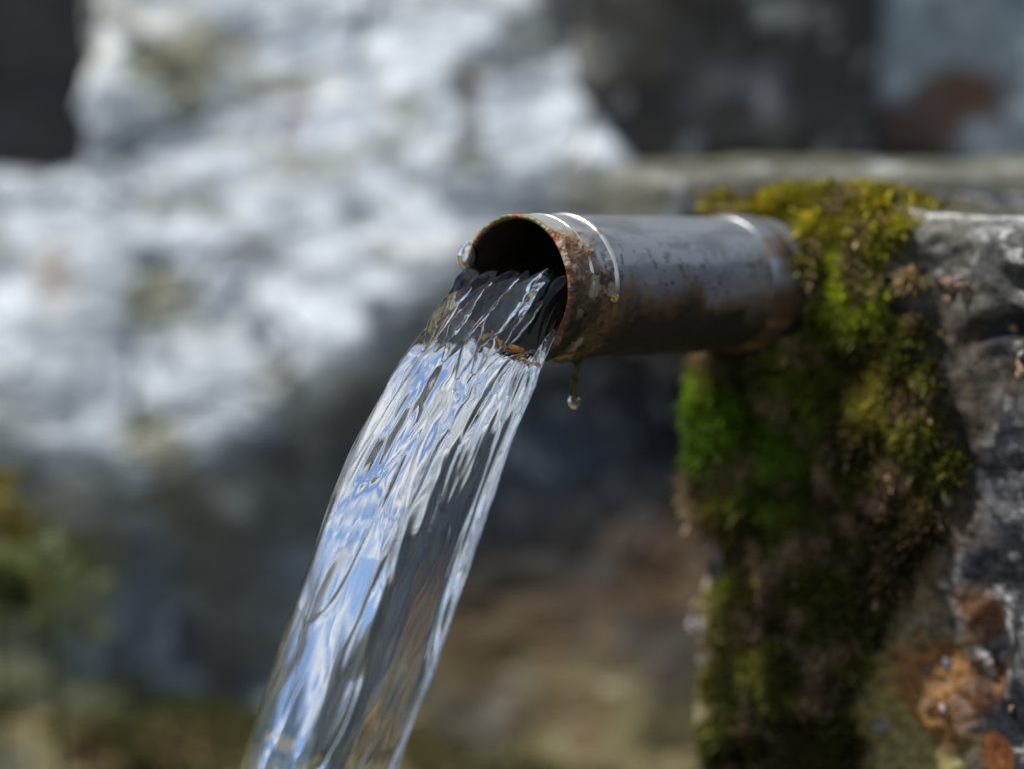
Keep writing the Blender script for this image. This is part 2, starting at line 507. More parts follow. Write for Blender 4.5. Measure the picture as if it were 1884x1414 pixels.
# the wall goes on outside the frame
px_stone(-1350, -430, -330, 330, 1.52, 0.3, seed=230, colour=pale(251), mat=M_rock, n=34)
px_stone(-1500, -350, 310, 880, 1.50, 0.3, seed=241, colour=dark(391, (112, 112, 108), (88, 88, 84)), mat=M_rock, n=34)
px_stone(-1450, -440, 870, 1500, 1.50, 0.3, seed=252, colour=dark(392, (92, 92, 84), (66, 66, 60)), mat=M_rock, n=34)
px_stone(2280, 3300, -300, 330, 1.52, 0.3, seed=263, colour=dark(393, (112, 116, 118), (84, 88, 90)), mat=M_rock, n=34)
px_stone(-1300, -150, -1000, -320, 1.58, 0.3, seed=274, colour=dark(394, (112, 112, 108), (88, 88, 84)), mat=M_rock, n=34)
px_stone(-160, 900, -900, -330, 1.60, 0.3, seed=285, colour=pale(261), mat=M_rock, n=34)
px_stone(880, 1900, -950, -290, 1.62, 0.3, seed=296, colour=dark(395, (120, 122, 120), (92, 92, 92)), mat=M_rock, n=34)
px_stone(1880, 3000, -900, -290, 1.60, 0.3, seed=307, colour=pale(271), mat=M_rock, n=34)
mo = stone('mortar', np.array([0.15, 1.83, 0.33]), (1.0, 0.06, 0.52), 320, dark(396, (52, 50, 46), (34, 32, 30), (66, 62, 56)), M_rock, wall, n=34, lump=0.02, rough=0.01, k=14)

# ------------------------------------------------------------------ the block that carries the pipe
xl = onface(1268, 800)[0]
zt = onface(1760, 398)[1]
zb = -MOUTH[2] / TOP[2] - 0.03
MOSS_SPOTS = [(1400, 378, 55), (1460, 372, 55), (1530, 385, 60), (1590, 410, 40), (1560, 480, 48), (1600, 540, 40), (1545, 560, 70), (1320, 690, 60), (1325, 790, 75), (1420, 720, 90), (1400, 860, 95),
              (1490, 900, 95), (1540, 700, 90), (1640, 740, 42), (1690, 790, 32), (1570, 800, 90), (1450, 1000, 120), (1560, 960, 100), (1420, 1120, 100), (1540, 1110, 110), (1380, 1250, 75), (1470, 1260, 100),
              (1400, 1370, 80), (1500, 1380, 80), (1650, 900, 75), (1640, 1010, 65), (1330, 920, 60), (1600, 640, 70), (1560, 1230, 50), (1640, 430, 26), (1690, 610, 20), (1715, 690, 18), (1735, 860, 26), (1690, 950, 46), (1610, 1060, 55), (1660, 660, 22), (1680, 520, 16)]
MS = np.array([[*onface(a, b), c / FPX * 1.07] for a, b, c in MOSS_SPOTS])
def moss_mask(X, Z):
    d = np.full(len(X), 9.0)
    for x, z, r in MS:
        d = np.minimum(d, np.sqrt((X - x) ** 2 + (Z - z) ** 2) / r)
    nz = fbm(np.stack([X * 45, Z * 45, np.zeros_like(X)], 1), 4, 61)
    return smooth(1.25, 0.75, d + nz * 0.35)

def block_surface(X, Z):
    """front face relief: how far the face stands out (towards -Y)"""
    P = np.stack([X, Z, np.zeros_like(X)], 1)
    h = 0.010 * fbm(P * 11, 4, 71) + 0.0036 * fbm(P * 38, 4, 72) + 0.0011 * fbm(P * 150, 3, 73)
    h = h + 0.009 * moss_mask(X, Z) * (0.8 + 0.3 * fbm(P * 28, 3, 74))
    h = h - 0.016 * smooth(0.25, 0.7, fbm(P * 24 + 9, 3, 75)) * smooth(xl + 0.10, xl + 0.20, X)
    # the face swells at the foot and steps back left of it
    return h

def build_block():
    nx, nz, nt = 300, 380, 90
    x1 = 0.62
    # profile runs up the front, over the rounded edge and back along the top
    zs = np.linspace(zb, zt, nz)
    xs = xl + (x1 - xl) * np.linspace(0, 1, nx) ** 1.6
    X, Z = np.meshgrid(xs, zs, indexing='ij')
    x, z = X.ravel(), Z.ravel()
    h = block_surface(x, z)
    edge = smooth(zt - 0.012, zt, z)
    le = smooth(xl + 0.02, xl, x)
    y = YF - h + 0.010 * edge ** 2 + 0.02 * le ** 2
    xw = x + 0.010 * le * fbm(np.stack([z * 22, z * 0, z * 0], 1), 3, 81) - 0.012 * smooth(zt - 0.10, zt - 0.25, z) * le * -1
    V = [np.stack([xw, y, z], 1)]
    F = [grid_faces(nx, nz)[:, ::-1]]
    # top
    ys = np.linspace(0, 1, nt)[None, :] ** 1.5 * 0.30
    yt0 = y.reshape(nx, nz)[:, -1][:, None]; xt0 = xw.reshape(nx, nz)[:, -1][:, None]
    XT = np.broadcast_to(xt0, (nx, nt)).ravel(); YT = (yt0 + ys).ravel()
    PT = np.stack([XT, YT, XT * 0], 1)
    fade = smooth(0, 0.02, (ys + 0 * yt0).ravel())
    ZT = zt + fade * (0.0022 * fbm(PT * 30, 4, 91) + 0.0015 * fbm(PT * 10, 3, 92)) + 0.005 * np.exp(-((XT - 0.016) / 0.03) ** 2) * fade + (ys + 0 * yt0).ravel() * 0.03
    V.append(np.stack([XT, YT, ZT], 1)); F.append(grid_faces(nx, nt)[:, ::-1] + nx * nz)
    # left flank
    nl = 40
    yl = y.reshape(nx, nz)[0][:, None]; xl0 = xw.reshape(nx, nz)[0][:, None]
    YL = (yl + np.linspace(0, 0.30, nl)[None, :]).ravel()
    ZL = np.broadcast_to(zs[:, None], (nz, nl)).ravel()
    XL = np.broadcast_to(xl0, (nz, nl)).ravel() + 0.006 * fbm(np.stack([YL * 25, ZL * 25, ZL * 0], 1), 3, 93) * smooth(0, 0.03, np.broadcast_to(np.linspace(0, 0.30, nl)[None, :], (nz, nl)).ravel())
    V.append(np.stack([XL, YL, ZL], 1)); F.append(grid_faces(nz, nl)[:, ::-1] + nx * nz + nx * nt)
    nv = [len(v) for v in V]
    V = np.concatenate(V); F = np.concatenate(F)
    key = np.round(V * 2e5).astype(np.int64)
    _, idx, inv = np.unique(key, axis=0, return_index=True, return_inverse=True)
    V = V[idx]; F = inv.ravel()[F]
    good = np.array([len(set(f)) == 4 for f in F.tolist()])
    F = F[good]
    # colour
    P = V
    c = np.broadcast_to(srgb(54, 55, 57), V.shape)
    c = mixc(c, np.broadcast_to(srgb(28, 30, 36), V.shape), smooth(-0.25, 0.3, fbm(P * 28, 5, 401)))
    c = mixc(c, np.broadcast_to(srgb(150, 150, 150), V.shape), 0.4 * smooth(0.25, 0.6, fbm(P * 75, 4, 402)))
    c = mixc(c, np.broadcast_to(srgb(200, 200, 202), V.shape), 0.45 * smooth(0.5, 0.64, fbm(P * 110, 3, 403)))
    def patch(c, px, py, r, colr, st, sd):
        x, z = onface(px, py)
        d = np.sqrt((P[:, 0] - x) ** 2 + (P[:, 2] - z) ** 2) / (r / FPX)
        return mixc(c, np.broadcast_to(srgb(*colr), V.shape), st * smooth(1.3, 0.6, d + 0.5 * fbm(P * 60, 4, sd)))
    c = patch(c, 1800, 820, 280, (36, 38, 46), 0.65, 419)
    c = patch(c, 1690, 700, 190, (66, 58, 44), 0.7, 422)
    c = patch(c, 1690, 470, 110, (74, 70, 58), 0.6, 423)
    c = patch(c, 1730, 950, 110, (84, 70, 54), 0.6, 424)
    c = patch(c, 1310, 1130, 80, (112, 98, 68), 0.9, 420)
    c = patch(c, 1300, 1300, 100, (116, 108, 70), 0.9, 421)
    c = patch(c, 1600, 1380, 190, (128, 118, 74), 0.9, 411)
    c = patch(c, 1680, 1120, 110, (112, 98, 70), 0.8, 412)
    c = patch(c, 1740, 1270, 100, (124, 80, 36), 0.7, 413)
    c = patch(c, 1800, 1120, 60, (120, 78, 44), 0.6, 414)
    c = patch(c, 1840, 1390, 40, (110, 62, 24), 0.8, 415)
    c = patch(c, 1790, 400, 200, (120, 120, 114), 0.3, 416)
    c = patch(c, 1320, 960, 60, (150, 120, 92), 0.8, 417)
    c = patch(c, 1650, 860, 110, (110, 96, 78), 0.6, 418)
    mm = moss_mask(V[:, 0], V[:, 2]) * (V[:, 1] < YF + 0.06)
    c = mixc(c, np.broadcast_to(srgb(58, 48, 26), V.shape), mm)
    topm = smooth(zt - 0.003, zt + 0.002, V[:, 2])
    lip_ = smooth(0.028, 0.019, V[:, 1] - YF + 0.006 * fbm(P * 40, 3, 431))  # pale front strip: the lit top edge is painted into the colour
    tc_ = mixc(np.broadcast_to(srgb(76, 76, 66), V.shape), np.broadcast_to(srgb(60, 60, 52), V.shape), smooth(-0.3, 0.3, fbm(P * 22, 4, 432)))
    tc_ = mixc(tc_, mixc(np.broadcast_to(srgb(150, 150, 146), V.shape), np.broadcast_to(srgb(205, 206, 206), V.shape), smooth(-0.2, 0.3, fbm(P * 40, 3, 430))), lip_)
    c = mixc(c, tc_, topm * (1 - 0.8 * (moss_mask(V[:, 0], np.minimum(V[:, 2], zt)))))
    blk = empty('stone_block', FRAME)
    tag(blk, 'dark weathered stone block with mossy front that the metal pipe sticks out of', 'stone block')
    mesh('block_body', V, F, M_block, blk, attrs={'Col': c})
    return blk
block = build_block()

# pebbles and crumbs stuck in the moss of the block
def build_pebbles():
    V0, F0 = CS[6]
    protos = []
    for k in range(6):
        p = V0 / np.linalg.norm(V0, axis=1)[:, None]
        p = p * (1 + 0.8 * fbm(p * 1.6 + k * 9, 2, 500 + k))[:, None] * np.array([1, 0.4, 0.7])
        a = [srgb(150, 138, 130), srgb(140, 112, 94), srgb(120, 120, 128), srgb(146, 126, 98), srgb(96, 80, 70), srgb(156, 146, 146)][k]
        me = mesh('pebble', p, F0, M_pebble, None, attrs={'Col': np.broadcast_to(a, p.shape)})
        protos.append(me)
    spots = []
    rnd = random.Random(5)
    def zone(n, x0, x1, y0, y1, s0, s1):
        for _ in range(n):
            spots.append((rnd.uniform(x0, x1), rnd.uniform(y0, y1), rnd.uniform(s0, s1)))
    zone(30, 1560, 1735, 800, 970, 0.0016, 0.0046)
    zone(14, 1290, 1345, 900, 1150, 0.0016, 0.004)
    zone(22, 1400, 1620, 1000, 1350, 0.0014, 0.004)
    zone(10, 1500, 1700, 560, 760, 0.0014, 0.0032)
    zone(14, 1640, 1880, 440, 700, 0.0016, 0.004)
    zone(8, 1680, 1880, 950, 1400, 0.0015, 0.0035)
    used = set()
    for i, (px, py, s) in enumerate(spots):
        k = rnd.randrange(6)
        x, z = onface(px, py)
        h = float(block_surface(np.array([x]), np.array([z]))[0])
        o = protos[k] if k not in used else protos[k].copy()
        if k in used:
            COL.objects.link(o)
        used.add(k)
        o.parent = block
        o.location = (x, YF - h - s * 0.25, z)
        o.rotation_euler = (rnd.uniform(-1, 1), rnd.uniform(-3, 3), rnd.uniform(-1, 1))
        o.scale = (s, s, s)
build_pebbles()

# ------------------------------------------------------------------ moss: thousands of tiny leaves on the block
def blades(B, N, length, width, cols, seed, droop=0.35):
    """B base points, N outward normals; one bent leaf (2 triangles) each"""
    rng = np.random.default_rng(seed)
    n = len(B)
    d = N + rng.normal(0, 0.55, (n, 3))
    d /= np.linalg.norm(d, axis=1)[:, None]
    s = np.cross(d, rng.normal(0, 1, (n, 3)))
    s /= np.linalg.norm(s, axis=1)[:, None]
    L = (length * rng.uniform(0.6, 1.3, n))[:, None]
    Wd = (width * rng.uniform(0.7, 1.3, n))[:, None]
    g = np.array([0, 0, -1.0]) * droop
    mid = B + d * L * 0.55
    tip = mid + (d + g + rng.normal(0, 0.25, (n, 3))) * L * 0.5
    V = np.stack([B, mid + s * Wd * 0.5, tip, mid - s * Wd * 0.5], 1).reshape(-1, 3)
    F = np.arange(n * 4).reshape(-1, 4)
    C = np.repeat(cols, 4, 0) * np.tile(np.array([0.75, 1.0, 1.15, 1.0]), n)[:, None]
    return V, F, C

def build_moss():
    rng = np.random.default_rng(3)
    n = 420000
    x = rng.uniform(xl - 0.002, xl + 0.21, n); z = rng.uniform(zb + 0.05, zt + 0.004, n)
    m = moss_mask(x, z)
    keep = rng.uniform(0, 1, n) < m
    x, z = x[keep], z[keep]
    h = block_surface(x, np.minimum(z, zt))
    P = np.stack([x, z, x * 0], 1)
    le = smooth(xl + 0.02, xl, x)
    y = YF - h + 0.02 * le ** 2 + 0.010 * smooth(zt - 0.012, zt, z) ** 2
    B = np.stack([x, y, z], 1)
    N = np.tile(np.array([0.0, -1.0, 0.25]), (len(B), 1))
    # moss on the top edge
    nt = 60000
    xt = rng.uniform(xl, 0.075, nt); yt = YF + rng.uniform(-0.004, 0.07, nt)
    keep = rng.uniform(0, 1, nt) < np.exp(-((xt - 0.014) / 0.026) ** 2) * smooth(-0.35, 0.3, fbm(np.stack([xt * 40, yt * 40, xt * 0], 1), 3, 62))
    xt, yt = xt[keep], yt[keep]
    ztp = zt + (0.0005 + 0.005 * np.exp(-((xt - 0.016) / 0.03) ** 2)) * smooth(0, 0.02, yt - YF + 0.004) + 0.02 * np.maximum(yt - YF, 0)
    B = np.concatenate([B, np.stack([xt, yt, ztp], 1)])
    N = np.concatenate([N, np.tile(np.array([0.0, -0.3, 1.0]), (len(xt), 1))])
    # collar of moss crowding in round the root of the pipe
    nr_ = 16000
    aa = rng.uniform(0, 2 * np.pi, nr_); yr = YF - 0.022 * rng.uniform(0, 1, nr_) ** 1.6 * (0.6 + 0.5 * np.sin(aa * 3 + 1)) + 0.002
    B = np.concatenate([B, np.stack([(RO + 0.0015) * np.cos(aa), yr, (RO + 0.0015) * np.sin(aa)], 1)])
    N = np.concatenate([N, np.stack([np.cos(aa), np.full(nr_, -0.5), np.sin(aa)], 1)])
    nb = len(B)
    X, Z = B[:, 0], B[:, 2]
    W = B * 1.0
    f1 = fbm(W * 40, 4, 63); f2 = fbm(W * 22, 3, 64)
    c = np.tile(np.array([0.060, 0.062, 0.010]), (nb, 1))
    c = mixc(c, np.broadcast_to(np.array([0.035, 0.026, 0.010]), c.shape), smooth(-0.1, 0.4, f1))
    def glow(c, px, py, r, col, st):  # paints sunlit patches into the leaf colour, along with yellow-green tints
        xx, zz = onface(px, py)
        d = np.sqrt((X - xx) ** 2 + (Z - zz) ** 2) / (r / FPX)
        return mixc(c, np.broadcast_to(np.array(col), c.shape), st * smooth(1.3, 0.4, d + 0.35 * f2))
    YEL = (0.22, 0.19, 0.012); GRN = (0.085, 0.15, 0.008)
    c = mixc(c, np.broadcast_to(np.array([0.26, 0.22, 0.012]), c.shape), 0.85 * smooth(zt - 0.012, zt, Z) * smooth(-0.4, 0.2, f2))
    c = glow(c, 1450, 375, 100, YEL, 0.9)
    c = glow(c, 1570, 430, 100, YEL, 0.6)
    c = glow(c, 1580, 520, 90, (0.17, 0.20, 0.012), 0.9)
    c = glow(c, 1650, 740, 80, (0.16, 0.14, 0.02), 0.8)
    c = glow(c, 1345, 760, 120, GRN, 1.0)
    c = glow(c, 1430, 830, 130, GRN, 0.95)
    c = glow(c, 1440, 700, 90, (0.10, 0.13, 0.01), 0.8)
    c = glow(c, 1340, 680, 70, (0.11, 0.13, 0.01), 0.8)
    c = glow(c, 1350, 950, 60, (0.12, 0.10, 0.02), 0.7)
    c = glow(c, 1350, 1200, 90, (0.09, 0.08, 0.015), 0.7)
    bits = smooth(0.22, 0.42, fbm(W * 75, 3, 68))
    c = mixc(c, np.broadcast_to(np.array([0.20, 0.14, 0.09]), c.shape), bits * 0.75)
    c = 1.35 * c * np.exp(0.9 * fbm(W * 95, 3, 69))[:, None]
    c = c * rng.uniform(0.6, 1.4, (nb, 1))
    V, F, C = blades(B, N, 0.0068 * (1 + 0.5 * smooth(0.0, 0.5, fbm(W * 60, 2, 70))), 0.0022, c, 8)
    o = mesh('moss', V, F, M_moss, None, False, {'Col': C})
    o.matrix_world = FRAME
    tag(o, 'yellow green moss growing down the front of the stone block under the pipe', 'moss', kind='stuff')
build_moss()

# ground cover at the foot of the wall
def build_ground_moss():
    rng = np.random.default_rng(13)
    n = 60000
    x = rng.uniform(-0.55, 0.45, n); y = rng.uniform(1.10, 1.50, n)
    P = np.stack([x, y, x * 0], 1)
    m = smooth(0.0, 0.45, fbm(P * 9, 3, 66))
    keep = rng.uniform(0, 1, n) < m
    x, y = x[keep], y[keep]
    P = P[keep]
    z = (0.022 * fbm(P * 9, 4, 3) + 0.010 * fbm(P * 30, 3, 4) + 0.0 * y) * np.exp(-np.hypot(x, y - 1.45) / 3.0) - 0.010
    B = np.stack([x, y, z], 1)
    N = np.tile(np.array([0, -0.2, 1.0]), (len(B), 1))
    c = mixc(np.tile(np.array([0.085, 0.09, 0.03]), (len(B), 1)), np.broadcast_to(np.array([0.15, 0.135, 0.055]), (len(B), 3)), smooth(-0.3, 0.3, fbm(P * 20, 3, 67)))
    V, F, C = blades(B, N, 0.012, 0.003, c, 9)
    o = mesh('ground_moss', V, F, M_moss, None, False, {'Col': C})
    tag(o, 'pale olive moss and low grass on the ground below the wall', 'moss', kind='stuff')
build_ground_moss()

# ------------------------------------------------------------------ the pipe
pipe = empty('metal_pipe', FRAME)
tag(pipe, 'rusty rimmed grey metal pipe sticking out of the mossy stone block and pouring water', 'pipe')

def build_tube():
    na = 760
    yo = np.concatenate([np.arange(0.0012, 0.045, 0.00027), np.linspace(0.0455, 0.25, 150)])
    lip = np.linspace(0, math.pi, 13)[1:-1]
    yi = np.concatenate([np.linspace(0.21, 0.03, 40)[:-1], np.linspace(0.03, 0.0012, 50)])
    rm, hw = (RO + RI) / 2, (RO - RI) / 2
    prof = [(y, RI, 0) for y in yi] + [(0.0012 - 0.0012 * math.sin(t), rm - hw * math.cos(t), 1) for t in lip] + [(y, RO, 2) for y in yo]
    prof = np.array(prof)
    npf = len(prof)
    th = np.linspace(0, 2 * np.pi, na, endpoint=False)      # 0 = +X (right, towards the camera), pi/2 = up
    Y = np.repeat(prof[:, 0], na); R = np.repeat(prof[:, 1], na); K = np.repeat(prof[:, 2], na)
    T = np.tile(th, npf)
    cs, sn = np.cos(T), np.sin(T)
    P = np.stack([RO * cs, Y, RO * sn], 1)
    outer = K == 2; inner = K == 0; rim = K == 1
    n_big = fbm(P * 60, 4, 601); n_mid = fbm(P * 180, 4, 602); n_fine = fbm(P * 600, 3, 603); n_st = fbm(P * np.array([150, 40, 150]), 4, 604)
    # how much crust sits on the outside: near the rim, more on the lower side
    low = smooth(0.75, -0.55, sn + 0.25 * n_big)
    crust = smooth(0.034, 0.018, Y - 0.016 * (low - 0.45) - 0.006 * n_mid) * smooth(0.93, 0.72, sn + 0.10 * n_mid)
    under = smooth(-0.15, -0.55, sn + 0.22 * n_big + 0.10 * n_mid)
    crust = np.maximum(crust, 0.0)
    # relief
    d = 0.00006 * n_mid
    d = d + outer * crust * (0.00035 + 0.00045 * n_mid + 0.00022 * n_fine + 0.0005 * smooth(0.1, 0.6, n_big))
    d = d + outer * under * (0.0006 + 0.0009 * n_big + 0.0004 * n_mid)
    d = d + rim * (0.00025 * n_mid + 0.00022 * n_fine) + inner * 0.0002 * n_mid
    ydisp = (rim | (outer & (Y < 0.004))) * (0.00035 * n_mid + 0.0002 * n_fine + 0.0006 * n_big)
    # colour
    nv = len(P)
    def C(*a): return np.broadcast_to(srgb(*a), (nv, 3))
    c = mixc(C(146, 150, 156), C(122, 124, 128), smooth(-0.4, 0.4, n_st))
    metal = np.full(nv, 0.55); rough = 0.42 + 0.10 * n_st; bmp = np.full(nv, 0.15)
    spots = smooth(0.50, 0.62, fbm(P * 420, 2, 610)) * smooth(0.95, 0.3, sn)
    c = mixc(c, C(40, 36, 32), spots * 0.8); metal = metal * (1 - spots)
    # pale lime film by the rim
    lime = smooth(0.026, 0.012, Y) * smooth(0.2, 0.8, sn)
    c = mixc(c, C(168, 170, 160), lime * 0.6); metal *= 1 - 0.5 * lime
    # brown film growing up from below along the whole pipe
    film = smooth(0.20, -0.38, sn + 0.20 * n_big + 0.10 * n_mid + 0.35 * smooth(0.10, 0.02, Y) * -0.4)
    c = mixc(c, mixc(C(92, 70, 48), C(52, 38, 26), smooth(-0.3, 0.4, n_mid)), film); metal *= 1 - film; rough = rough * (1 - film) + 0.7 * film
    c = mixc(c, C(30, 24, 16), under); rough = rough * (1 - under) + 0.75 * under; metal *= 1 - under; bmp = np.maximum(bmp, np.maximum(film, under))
    # crust by the rim: rust, pinkish lime, dark algae, a touch of green
    cc = mixc(C(94, 70, 44), C(54, 38, 24), smooth(-0.2, 0.3, n_mid))
    cc = mixc(cc, C(196, 158, 128), smooth(0.05, 0.4, n_big + 0.4 * n_fine) * smooth(-0.5, 0.1, sn) * smooth(0.5, 0.2, sn) * smooth(0.022, 0.004, Y))
    cc = mixc(cc, C(134, 100, 60), 0.8 * smooth(0.2, 0.6, sn) * smooth(-0.1, 0.3, n_mid))
    cc = mixc(cc, C(76, 72, 38), 0.6 * smooth(0.15, 0.5, fbm(P * 110, 4, 620)) * smooth(0.3, -0.2, sn))
    cc = mixc(cc, C(150, 140, 120), 0.7 * smooth(0.3, 0.6, fbm(P * 140, 4, 621)))
    blk = smooth(-0.05, -0.35, sn + 0.12 * n_mid) * smooth(0.017, 0.010, Y + 0.004 * n_big)
    cc = mixc(cc, C(26, 22, 16), blk)
    c = mixc(c, cc, crust); metal *= 1 - crust; rough = rough * (1 - crust) + (0.62 + 0.2 * n_fine) * crust; bmp = np.maximum(bmp, crust)
    # rim edge
    rc = mixc(C(120, 66, 40), C(64, 38, 26), smooth(-0.3, 0.3, n_mid))
    rc = mixc(rc, C(176, 150, 128), 0.7 * smooth(0.0, 0.6, 0.4 * n_fine + 0.7 * n_mid + 0.5 * n_big))
    rc = mixc(rc, C(110, 108, 60), smooth(0.6, 0.9, sn) * smooth(-0.3, 0.3, n_mid))
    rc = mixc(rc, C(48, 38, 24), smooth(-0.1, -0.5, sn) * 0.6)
    rimm = np.clip(rim + outer * smooth(0.0035, 0.0012, Y + 0.001 * n_mid) * 0.85, 0, 1)
    c = mixc(c, rc, rimm); metal *= 1 - rimm; rough = rough * (1 - rimm) + 0.55 * rimm; bmp = np.maximum(bmp, rimm)
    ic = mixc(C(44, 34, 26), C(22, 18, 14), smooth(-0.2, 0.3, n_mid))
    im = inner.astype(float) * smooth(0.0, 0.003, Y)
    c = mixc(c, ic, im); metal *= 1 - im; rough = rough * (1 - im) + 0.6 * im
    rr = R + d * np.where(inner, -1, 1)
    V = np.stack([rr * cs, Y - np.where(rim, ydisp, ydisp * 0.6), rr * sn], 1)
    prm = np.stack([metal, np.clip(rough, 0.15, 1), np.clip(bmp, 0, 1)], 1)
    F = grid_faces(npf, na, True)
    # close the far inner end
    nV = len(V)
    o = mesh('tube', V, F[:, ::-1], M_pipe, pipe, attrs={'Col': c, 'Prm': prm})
    a = np.linspace(0, 2 * np.pi, 4 * 24, endpoint=False)
    # end plug, dark, deep inside
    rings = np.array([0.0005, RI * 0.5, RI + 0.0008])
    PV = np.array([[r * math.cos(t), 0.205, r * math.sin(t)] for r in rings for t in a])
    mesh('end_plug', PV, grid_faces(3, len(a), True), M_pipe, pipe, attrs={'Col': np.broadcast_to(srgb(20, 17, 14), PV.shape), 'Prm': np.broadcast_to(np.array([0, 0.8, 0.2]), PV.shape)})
build_tube()

def ring(name, y, r_out, hw, arc=(0, 2 * math.pi), colr=(205, 203, 198), seed=0, metal=0.85, rough=0.3):
    na, nb = 360, 15
    th = np.linspace(0, 2 * np.pi, na, endpoint=False)
    ph = np.linspace(0, math.pi, nb)
    T, PH = np.meshgrid(th, ph, indexing='xy')
    T, PH = T.ravel(), PH.ravel()
    P = np.stack([RO * np.cos(T), y + T * 0, RO * np.sin(T)], 1)
    nz = fbm(P * 120, 3, seed); n2 = fbm(P * 45, 3, seed + 1)
    hh = (r_out - RO + 0.0004) * (1 + 0.18 * nz)
    r = RO - 0.0004 + hh * np.sin(PH)
    yy = y - hw * np.cos(PH) + 0.0004 * n2
    V = np.stack([r * np.cos(T), yy, r * np.sin(T)], 1)
    low = smooth(0.15, -0.25, np.sin(T) + 0.3 * n2)
    c = mixc(np.broadcast_to(srgb(*colr), V.shape), np.broadcast_to(srgb(74, 54, 34), V.shape), low)
    c = mixc(c, np.broadcast_to(srgb(120, 96, 62), V.shape), 0.6 * smooth(0.2, 0.5, nz))
    prm = np.stack([metal * (1 - low), rough + 0.4 * low, 0.15 + low * 0.8], 1)
    return mesh(name, V, grid_faces(nb, na, True), M_pipe, pipe, attrs={'Col': c, 'Prm': prm})
ring('weld_bead', 0.0150, RO + 0.0005, 0.0011, seed=701)
ring('weld_bead', 0.0300, RO + 0.0009, 0.0016, seed=711)
ring('collar', 0.150, RO + 0.0018, 0.010, seed=721, colr=(150, 152, 156), rough=0.36)

# crumb of grit stuck to the pipe
def blob(name, P, r, seed, colr, mat, parent, squash=(1, 1, 1), amp=0.3):
    V0, F0 = CS[6] if r < 0.001 else CS[34]
    p = V0 / np.linalg.norm(V0, axis=1)[:, None]
    n = fbm(p * 2 + seed, 3, seed)
    p = p * (1 + amp * n)[:, None] * np.array(squash) * r
    c = mixc(np.broadcast_to(srgb(*colr), p.shape), np.broadcast_to(srgb(*colr) * 0.4, p.shape), smooth(0, 0.6, n))
    o = mesh(name, p, F0, mat, parent, attrs={'Col': c})
    o.location = P
    return o
g = blob('grit', Vector((RO * math.cos(-0.10) + 0.0006, 0.0275, RO * math.sin(-0.10))), 0.0019, 5, (190, 165, 110), M_pebble, pipe)

